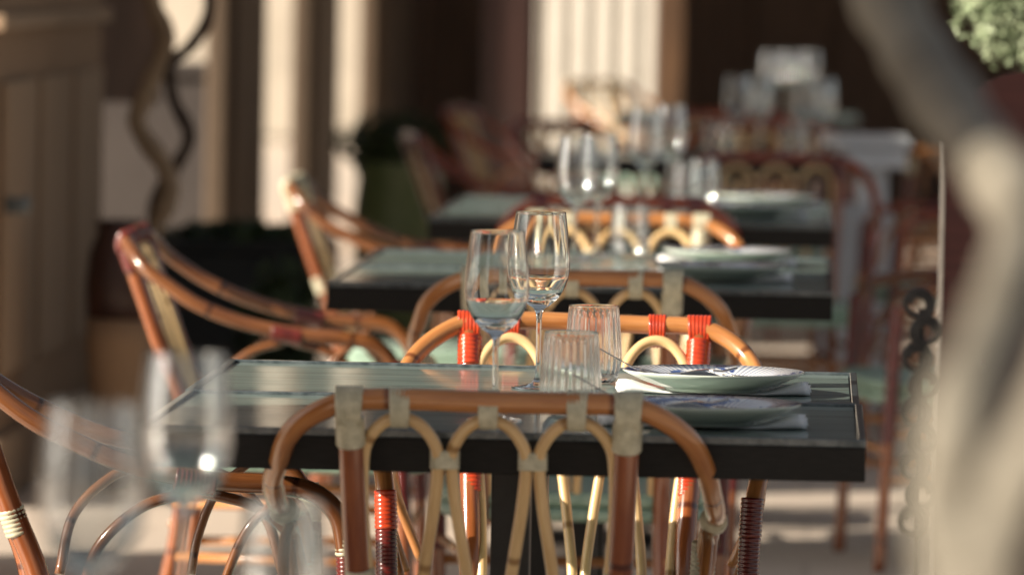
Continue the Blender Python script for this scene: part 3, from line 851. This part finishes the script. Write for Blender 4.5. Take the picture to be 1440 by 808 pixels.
def spoon(x, y, z, rz, label):
    global kg
    if kg is None:
        bm = bmesh.new()
        ribbon(bm, [((0.10, 0, -0.001), 0.0055), ((0.06, 0, 0.001), 0.003), ((0.02, 0, 0.004), 0.002)], 0.0018)
        # upturned oval bowl
        rings = []
        for i in range(7):
            f = i / 6; R = []
            for k in range(20):
                a = 2 * PI * k / 20
                R.append(bm.verts.new((-0.012 + 0.034 * f * math.cos(a) , 0.0165 * f * math.sin(a), 0.0085 - 0.0085 * f * f)))
            if i == 0:
                for v in R[1:]: bm.verts.remove(v)
                R = [R[0]]
            rings.append(R)
        for k in range(20): bm.faces.new((rings[0][0], rings[1][k], rings[1][(k + 1) % 20]))
        for i in range(1, 6):
            for k in range(20): bm.faces.new((rings[i][k], rings[i][(k + 1) % 20], rings[i + 1][(k + 1) % 20], rings[i + 1][k]))
        bmesh.ops.solidify(bm, geom=bm.faces[:], thickness=0.0008)
        kg = mesh_obj('table_spoon', bm, M['steel']); o = kg
    else: o = kg.copy(); C.objects.link(o)
    o.location = (x, y, z); o.rotation_euler = (0, 0, rz)
    return tag(o, label, 'spoon', 'spoons resting on the plates')

def setting(x, y, lp, ln, lf, ls, rz=0.0):
    napkin(x, y, rz, ln)
    plate(x, y, TZ + 0.0046, lp)
    fork(x - 0.108, y + 0.0, TZ + 0.0046 + 0.0265, 0.05, lf)
    spoon(x - 0.008, y - 0.01, TZ + 0.0046 + 0.0180, 0.1, ls)
def px_x(px, y, z=TZ):
    d0 = at(px, 500, y); return d0.x
# pair of tables 1
def nm(a): return a
setting(px_x(1004, 8.84), 8.84, 'sharp sunlit blue and white plate on the far green table', 'white napkin under the sharp sunlit plate', 'fork leaning on the sharp sunlit plate', 'upturned spoon lying in the sharp sunlit plate', 0.06)
setting(px_x(990, 8.21), 8.21, 'shaded blue and white plate on the near green table, just right of the foreground chair', 'white napkin under the shaded plate', 'fork leaning on the shaded plate', 'upturned spoon lying in the shaded plate', 0.04)
wine_glass(px_x(697, 8.24), 8.24, 'front one of the two sharp wine glasses, left and slightly lower')
wine_glass(px_x(757, 8.87), 8.87, 'rear one of the two sharp wine glasses, before the red bound chair')
tumbler(px_x(803, 8.36), 8.36, 'front one of the two sharp ribbed tumblers')
tumbler(px_x(834, 9.0), 9.00, 'rear one of the two sharp ribbed tumblers, beside the fork')
# pair 2
setting(px_x(1020, 12.5), 12.50, 'soft bright plate on the far half of the second table pair', 'white napkin under the bright plate of the second table pair', 'fork on the bright plate of the second table pair', 'spoon on the bright plate of the second table pair')
setting(px_x(1010, 11.9), 11.90, 'soft grey shaded plate on the near half of the second table pair', 'white napkin under the shaded plate of the second table pair', 'fork on the shaded plate of the second table pair', 'spoon on the shaded plate of the second table pair')
wine_glass(px_x(806, 12.5), 12.50, 'left one of the two blurred wine glasses on the second table pair')
wine_glass(px_x(836, 12.72), 12.72, 'right one of the two blurred wine glasses on the second table pair')
tumbler(px_x(882, 12.66), 12.66, 'soft ribbed tumbler on the second table pair, left of its plates')
# pair 3
setting(px_x(1072, 15.4), 15.40, 'blurred bright plate on the far half of the third table pair', 'white napkin under the far plate of the third table pair', 'fork on the far plate of the third table pair', 'spoon on the far plate of the third table pair')
setting(px_x(1050, 14.85), 14.85, 'blurred plate on the near half of the third table pair', 'white napkin under the near plate of the third table pair', 'fork on the near plate of the third table pair', 'spoon on the near plate of the third table pair')
wine_glass(px_x(902, 14.8), 14.80, 'left one of the two blurred wine glasses on the third table pair')
wine_glass(px_x(936, 15.3), 15.30, 'right one of the two blurred wine glasses on the third table pair')
tumbler(px_x(962, 15.35), 15.35, 'left one of the two blurred tumblers on the third table pair')
tumbler(px_x(984, 15.5), 15.50, 'right one of the two blurred tumblers on the third table pair')
# pair 0, nearest
wine_glass(px_x(262, 5.62), 5.62, 'large blurred wine glass with bright sparkles at the lower left')
wine_glass(px_x(132, 4.98), 4.98, 'nearest and most blurred wine glass at the left edge')
tumbler(px_x(402, 5.7), 5.70, 'large blurred tumbler at the bottom edge, right of the sparkling wine glass')
# distant cluster
far = [(1002, 19.05, 1, 'leftmost tumbler on the dark blurred table behind the third pair'), (1030, 19.2, 0, 'leftmost wine glass on the dark blurred table behind the third pair'),
       (1062, 19.4, 0, 'second wine glass from the left on the dark blurred table'), (1110, 19.0, 1, 'tumbler between two wine glasses on the dark blurred table'),
       (1128, 19.3, 0, 'third wine glass from the left on the dark blurred table'), (1150, 19.1, 0, 'rightmost wine glass on the dark blurred table'),
       (1060, 24.2, 1, 'tumbler left of the tall cluster on the farthest table'),
       (1076, 24.15, 0, 'leftmost wine glass of the tall cluster on the farthest table'), (1102, 24.35, 0, 'second wine glass in the tall cluster on the farthest table'),
       (1130, 24.5, 0, 'rightmost wine glass of the tall cluster on the farthest table'), (1150, 24.4, 1, 'tumbler just right of the tall cluster, rightmost on the farthest table'),
       ]
for px, y, k, lab in far:
    (tumbler if k else wine_glass)(px_x(px, y), y, lab, 'distant %s on %s' % ('tumblers' if k else 'wine glasses', 'the dark table' if y < 22 else 'the farthest table'))

# ------------------------------------------------------------------ urn behind the profile armchair
p = at(168, 400, 15.9)
t = thing('brown_urn', 'dim dark red urn with brown lower half standing before the broad pier', 'urn', (p.x, 15.9, 0))
bm = bmesh.new(); lathe(bm, [(0, 0), (0.05, 0), (0.055, 0.02), (0.065, 0.2), (0.08, 0.36), (0.079, 0.42), (0, 0.421)], 36); mesh_obj('lower_body', bm, M['pier'], t)
bm = bmesh.new(); lathe(bm, [(0, 0.423), (0.079, 0.423), (0.083, 0.50), (0.075, 0.58), (0.055, 0.63), (0.06, 0.66), (0.05, 0.66), (0.048, 0.63), (0, 0.6)], 36); mesh_obj('upper_body', bm, M['dark_red_wood'], t)

# ------------------------------------------------------------------ white side stand, menu board, iron stand
p = at(1225, 200, 19.8)
t = thing('white_side_stand', 'blurred white stand with a square block at its foot, right of the tables', 'side stand', (p.x, 19.8, 0), rad(12))
def sub(name, boxes, mat, bev=0.004, par=None):
    bm = bmesh.new()
    for b_ in boxes: box(bm, *b_, bev)
    return mesh_obj(name, bm, mat, par, False)
sub('stand_top', [(-0.13, 0.10, -0.12, 0.12, 0.765, 0.80)], M['white_paint'], par=t)
sub('skirt', [(-0.10, 0.09, -0.10, 0.10, 0.70, 0.763)], M['white_paint'], par=t)
sub('column', [(-0.035, 0.045, -0.04, 0.04, 0.031, 0.698)], M['white_paint'], par=t)
sub('foot', [(-0.14, 0.10, -0.12, 0.12, 0.0, 0.03)], M['white_paint'], par=t)
p = at(1205, 300, 19.45)
t = thing('white_crate', 'blurred white slatted crate in front of the white stand', 'crate', (p.x, 19.45, 0))
sub('crate_body', [(-0.10, 0.10, -0.09, 0.09, 0.0, 0.60)], M['white_paint'], par=t)
sub('slat', [(-0.105, 0.105, -0.098, -0.0905, 0.03 + 0.115 * i, 0.12 + 0.115 * i) for i in range(5)], M['white_paint'], 0.002, par=t)

p = at(1326, 400, 11.3)
t = thing('menu_board', 'tall burgundy board with a rounded top and bright left edge at the right side', 'board', (p.x, 11.3, 0))
bm = bmesh.new()
wB, hB = 0.44, 1.14
R_ = 0.14
out = [(0.0, 0.0), (wB, 0.0)]
out += [(wB - 0.14 + 0.14 * math.cos(a), hB - 0.14 + 0.14 * math.sin(a)) for a in [PI / 2 * k / 10 for k in range(11)]]
out += [(0.14 - 0.14 * math.sin(a) , hB - 0.14 + 0.14 * math.cos(a)) for a in [PI / 2 * k / 10 for k in range(11)]]
fr = [bm.verts.new((x, 0, z)) for x, z in out]; bk = [bm.verts.new((x, 0.03, z)) for x, z in out]
bm.faces.new(fr); bm.faces.new(list(reversed(bk)))
for i in range(len(out)): j = (i + 1) % len(out); bm.faces.new((fr[i], fr[j], bk[j], bk[i]))
mesh_obj('board_panel', bm, M['burgundy'], t, False)
sub('edge_strip', [(-0.008, -0.0005, -0.004, 0.034, 0.0, 1.02)], M['steel'], 0.001, par=t)

# wrought iron stand with stacked scrolls
p = at(1296, 500, 11.1)
t = thing('iron_stand', 'black wrought iron stand of stacked scrolls beside the burgundy board', 'stand', (p.x, 11.1, 0))
def torus_pts(cx, cz, r, a0=0, a1=2 * PI, n=24, grow=0.0):
    return [Vector((cx + (r + grow * k / n) * math.cos(a0 + (a1 - a0) * k / n), 0, cz + (r + grow * k / n) * math.sin(a0 + (a1 - a0) * k / n))) for k in range(n + 1)]
for i in range(9):
    cz = 0.38 + i * 0.046
    bm = bmesh.new()
    s = 1 if i % 2 else -1
    tube(bm, torus_pts(s * 0.008, cz, 0.013, 0 if s > 0 else PI, (0 if s > 0 else PI) + s * 3.4 * PI, 40, 0.014), 0.0048, 8)
    mesh_obj('scroll', bm, M['black_metal'], t)
sub('upright', [(-0.004, 0.004, 0.006, 0.014, 0.025, 0.74)], M['black_metal'], 0.001, par=t)
sub('base_plate', [(-0.09, 0.09, -0.09, 0.09, 0.0, 0.024)], M['black_metal'], 0.003, par=t)

# ------------------------------------------------------------------ plants
def leaves(bm, n, centre, rx, ry, rz, size, shell=0.3):
    for _ in range(n):
        while True:
            v = Vector((random.uniform(-1, 1), random.uniform(-1, 1), random.uniform(-1, 1)))
            if v.length < 1 and v.length > shell * random.random(): break
        bump_ = 1 + 0.25 * math.sin(v.x * 7 + 1) * math.cos(v.z * 6 + v.y * 5)
        p = Vector(centre) + Vector((v.x * rx, v.y * ry, v.z * rz)) * bump_
        a = Vector((random.gauss(0, 1), random.gauss(0, 1), random.gauss(0, 0.7))).normalized()
        b_ = a.cross(Vector((random.gauss(0, 1), random.gauss(0, 1), random.gauss(0, 1)))).normalized()
        s = size * random.uniform(0.6, 1.3)
        vs = [bm.verts.new(p - a * s), bm.verts.new(p + b_ * s * 0.42), bm.verts.new(p + a * s), bm.verts.new(p - b_ * s * 0.42)]
        bm.faces.new(vs)
# green glazed pot
p = at(562, 250, 22.7)
t = thing('potted_shrub', 'large olive green pot with a dark shrub, left of the tables', 'potted plant', (p.x, 22.7, 0))
bm = bmesh.new(); lathe(bm, [(0, 0), (0.11, 0), (0.125, 0.02), (0.155, 0.22), (0.16, 0.42), (0.145, 0.54), (0.16, 0.57), (0.16, 0.60), (0.145, 0.60), (0.135, 0.55), (0, 0.54)], 40)
mesh_obj('pot', bm, M['green_pot'], t)
bm = bmesh.new(); leaves(bm, 900, (-0.02, 0, 0.66), 0.20, 0.18, 0.11, 0.025); mesh_obj('foliage', bm, M['leaf_dark'], t, False)
bm = bmesh.new()
for k in range(6):
    a = k * 1.05
    tube(bm, [Vector((0.03 * math.cos(a), 0.03 * math.sin(a), 0.53)), Vector((0.11 * math.cos(a), 0.11 * math.sin(a), 0.70))], 0.005, 6)
mesh_obj('stem', bm, M['bark_dark'], t)
# black trough planter
p = at(335, 350, 17.9)
t = thing('trough_planter', 'long black trough planter behind the profile armchair at the left', 'planter', (p.x, 17.9, 0))
sub('trough', [(-0.20, 0.20, -0.14, 0.14, 0.0, 0.50)], M['black_box'], 0.006, par=t)
sub('rim', [(-0.215, 0.215, -0.155, 0.155, 0.502, 0.53)], M['black_box'], 0.004, par=t)
bm = bmesh.new(); leaves(bm, 1300, (0.0, 0, 0.545), 0.22, 0.14, 0.035, 0.018); mesh_obj('foliage', bm, M['leaf_dark'], t, False)
p = at(398, 405, 17.2)
t = thing('leafy_bush', 'small dark green bush below the black trough planter', 'bush', (p.x, 17.2, 0))
bm = bmesh.new(); leaves(bm, 1200, (0, 0, 0.33), 0.11, 0.12, 0.17, 0.022); mesh_obj('foliage', bm, M['leaf_dark'], t, False)
bm = bmesh.new()
for k in range(7):
    a = k * 0.9
    tube(bm, smooth_path([(0.015 * math.cos(a), 0.015 * math.sin(a), 0.0), (0.03 * math.cos(a), 0.03 * math.sin(a), 0.2), (0.08 * math.cos(a), 0.08 * math.sin(a), 0.38)], 3), 0.004, 6)
mesh_obj('stem', bm, M['bark_dark'], t)
# pale olive at upper right
p = at(1405, 40, 12.9)
t = thing('olive_shrub', 'pale green leafy shrub above the burgundy board', 'shrub', (p.x + 0.05, 12.9, 0))
bm = bmesh.new()
cz = p.z
leaves(bm, 1500, (0.0, 0, cz + 0.04), 0.13, 0.14, 0.12, 0.014, 0.6)
leaves(bm, 500, (-0.06, 0, cz + 0.09), 0.07, 0.09, 0.06, 0.013, 0.6)
mesh_obj('crown', bm, M['leaf_pale'], t, False)
bm = bmesh.new(); tube(bm, smooth_path([(0.08, 0, 0.0), (0.06, 0.0, 0.5), (0.05, 0.0, cz - 0.05), (0.0, 0, cz + 0.05)], 4), [0.018] * 4 + [0.014] * 4 + [0.01] * 4 + [0.006], 8)
mesh_obj('trunk', bm, M['bark_mid'], t)

def vine(name, pix, r, mat, label, cat='vine trunk', seg=18, wob=0.12):
    pts = [at(px, py, Y) for px, py, Y in pix]
    base = pts[-1]
    g = pts + [Vector((base.x + 0.01, base.y, max(0.0, base.z * 0.5))), Vector((base.x, base.y, -0.01))]
    sp = smooth_path(g, 8)
    rs = [(r(i / len(sp)) if callable(r) else r) * (1 + wob * math.sin(i * 0.9) * math.sin(i * 0.37 + 1)) for i in range(len(sp))]
    bm = bmesh.new(); tube(bm, sp, rs, seg)
    bmesh.ops.translate(bm, verts=bm.verts, vec=(-base.x, -base.y, 0))
    o = mesh_obj(name, bm, mat); o.location = (base.x, base.y, 0)
    return tag(o, label, cat)
vine('twisted_vine', [(190, -160, 16.6), (215, 0, 16.6), (233, 55, 16.6), (208, 125, 16.6), (193, 175, 16.6), (232, 235, 16.6), (238, 275, 16.6), (215, 330, 16.6), (205, 420, 16.6)], 0.024, M['bark_mid'], 'light brown vine trunk twisting up before the mauve wall')
vine('twisted_vine', [(270, -160, 16.9), (295, 0, 16.9), (272, 60, 16.9), (240, 90, 16.9), (244, 140, 16.9), (266, 190, 16.9), (247, 235, 16.9), (217, 290, 16.9), (222, 400, 16.9)], 0.017, M['bark_dark'], 'thin black vine trunk twined round the light brown one')
# foreground trunk, far out of focus
vine('foreground_trunk', [(1195, -300, 4.9), (1220, -120, 4.85), (1250, 0, 4.8), (1308, 110, 4.65), (1380, 215, 4.2), (1440, 300, 3.75), (1428, 400, 3.45), (1390, 500, 3.3), (1348, 600, 3.2), (1338, 700, 3.2), (1345, 820, 3.2), (1355, 1000, 3.2)], lambda f: 0.031 - 0.0125 * min(1, f / 0.45), M['bark'], 'smooth pale trunk bending down the right side, nearest to the viewer and very blurred', 'trunk')
vine('foreground_trunk', [(1540, 480, 3.0), (1480, 600, 3.0), (1428, 700, 3.0), (1405, 790, 3.0), (1402, 900, 3.0)], 0.017, M['bark'], 'second pale blurred trunk at the bottom right corner', 'trunk')

# let sunlight through the clear glass onto what stands around it
sun_d.cycles.is_caustics_light = True
for o in bpy.data.objects:
    n = o.name.split('.')[0]
    if n in ('wine_glass', 'ribbed_tumbler') and o.type == 'MESH': o.cycles.is_caustics_caster = True
    if n in ('dinner_plate', 'folded_napkin', 'tabletop', 'edge_trim'): o.cycles.is_caustics_receiver = True
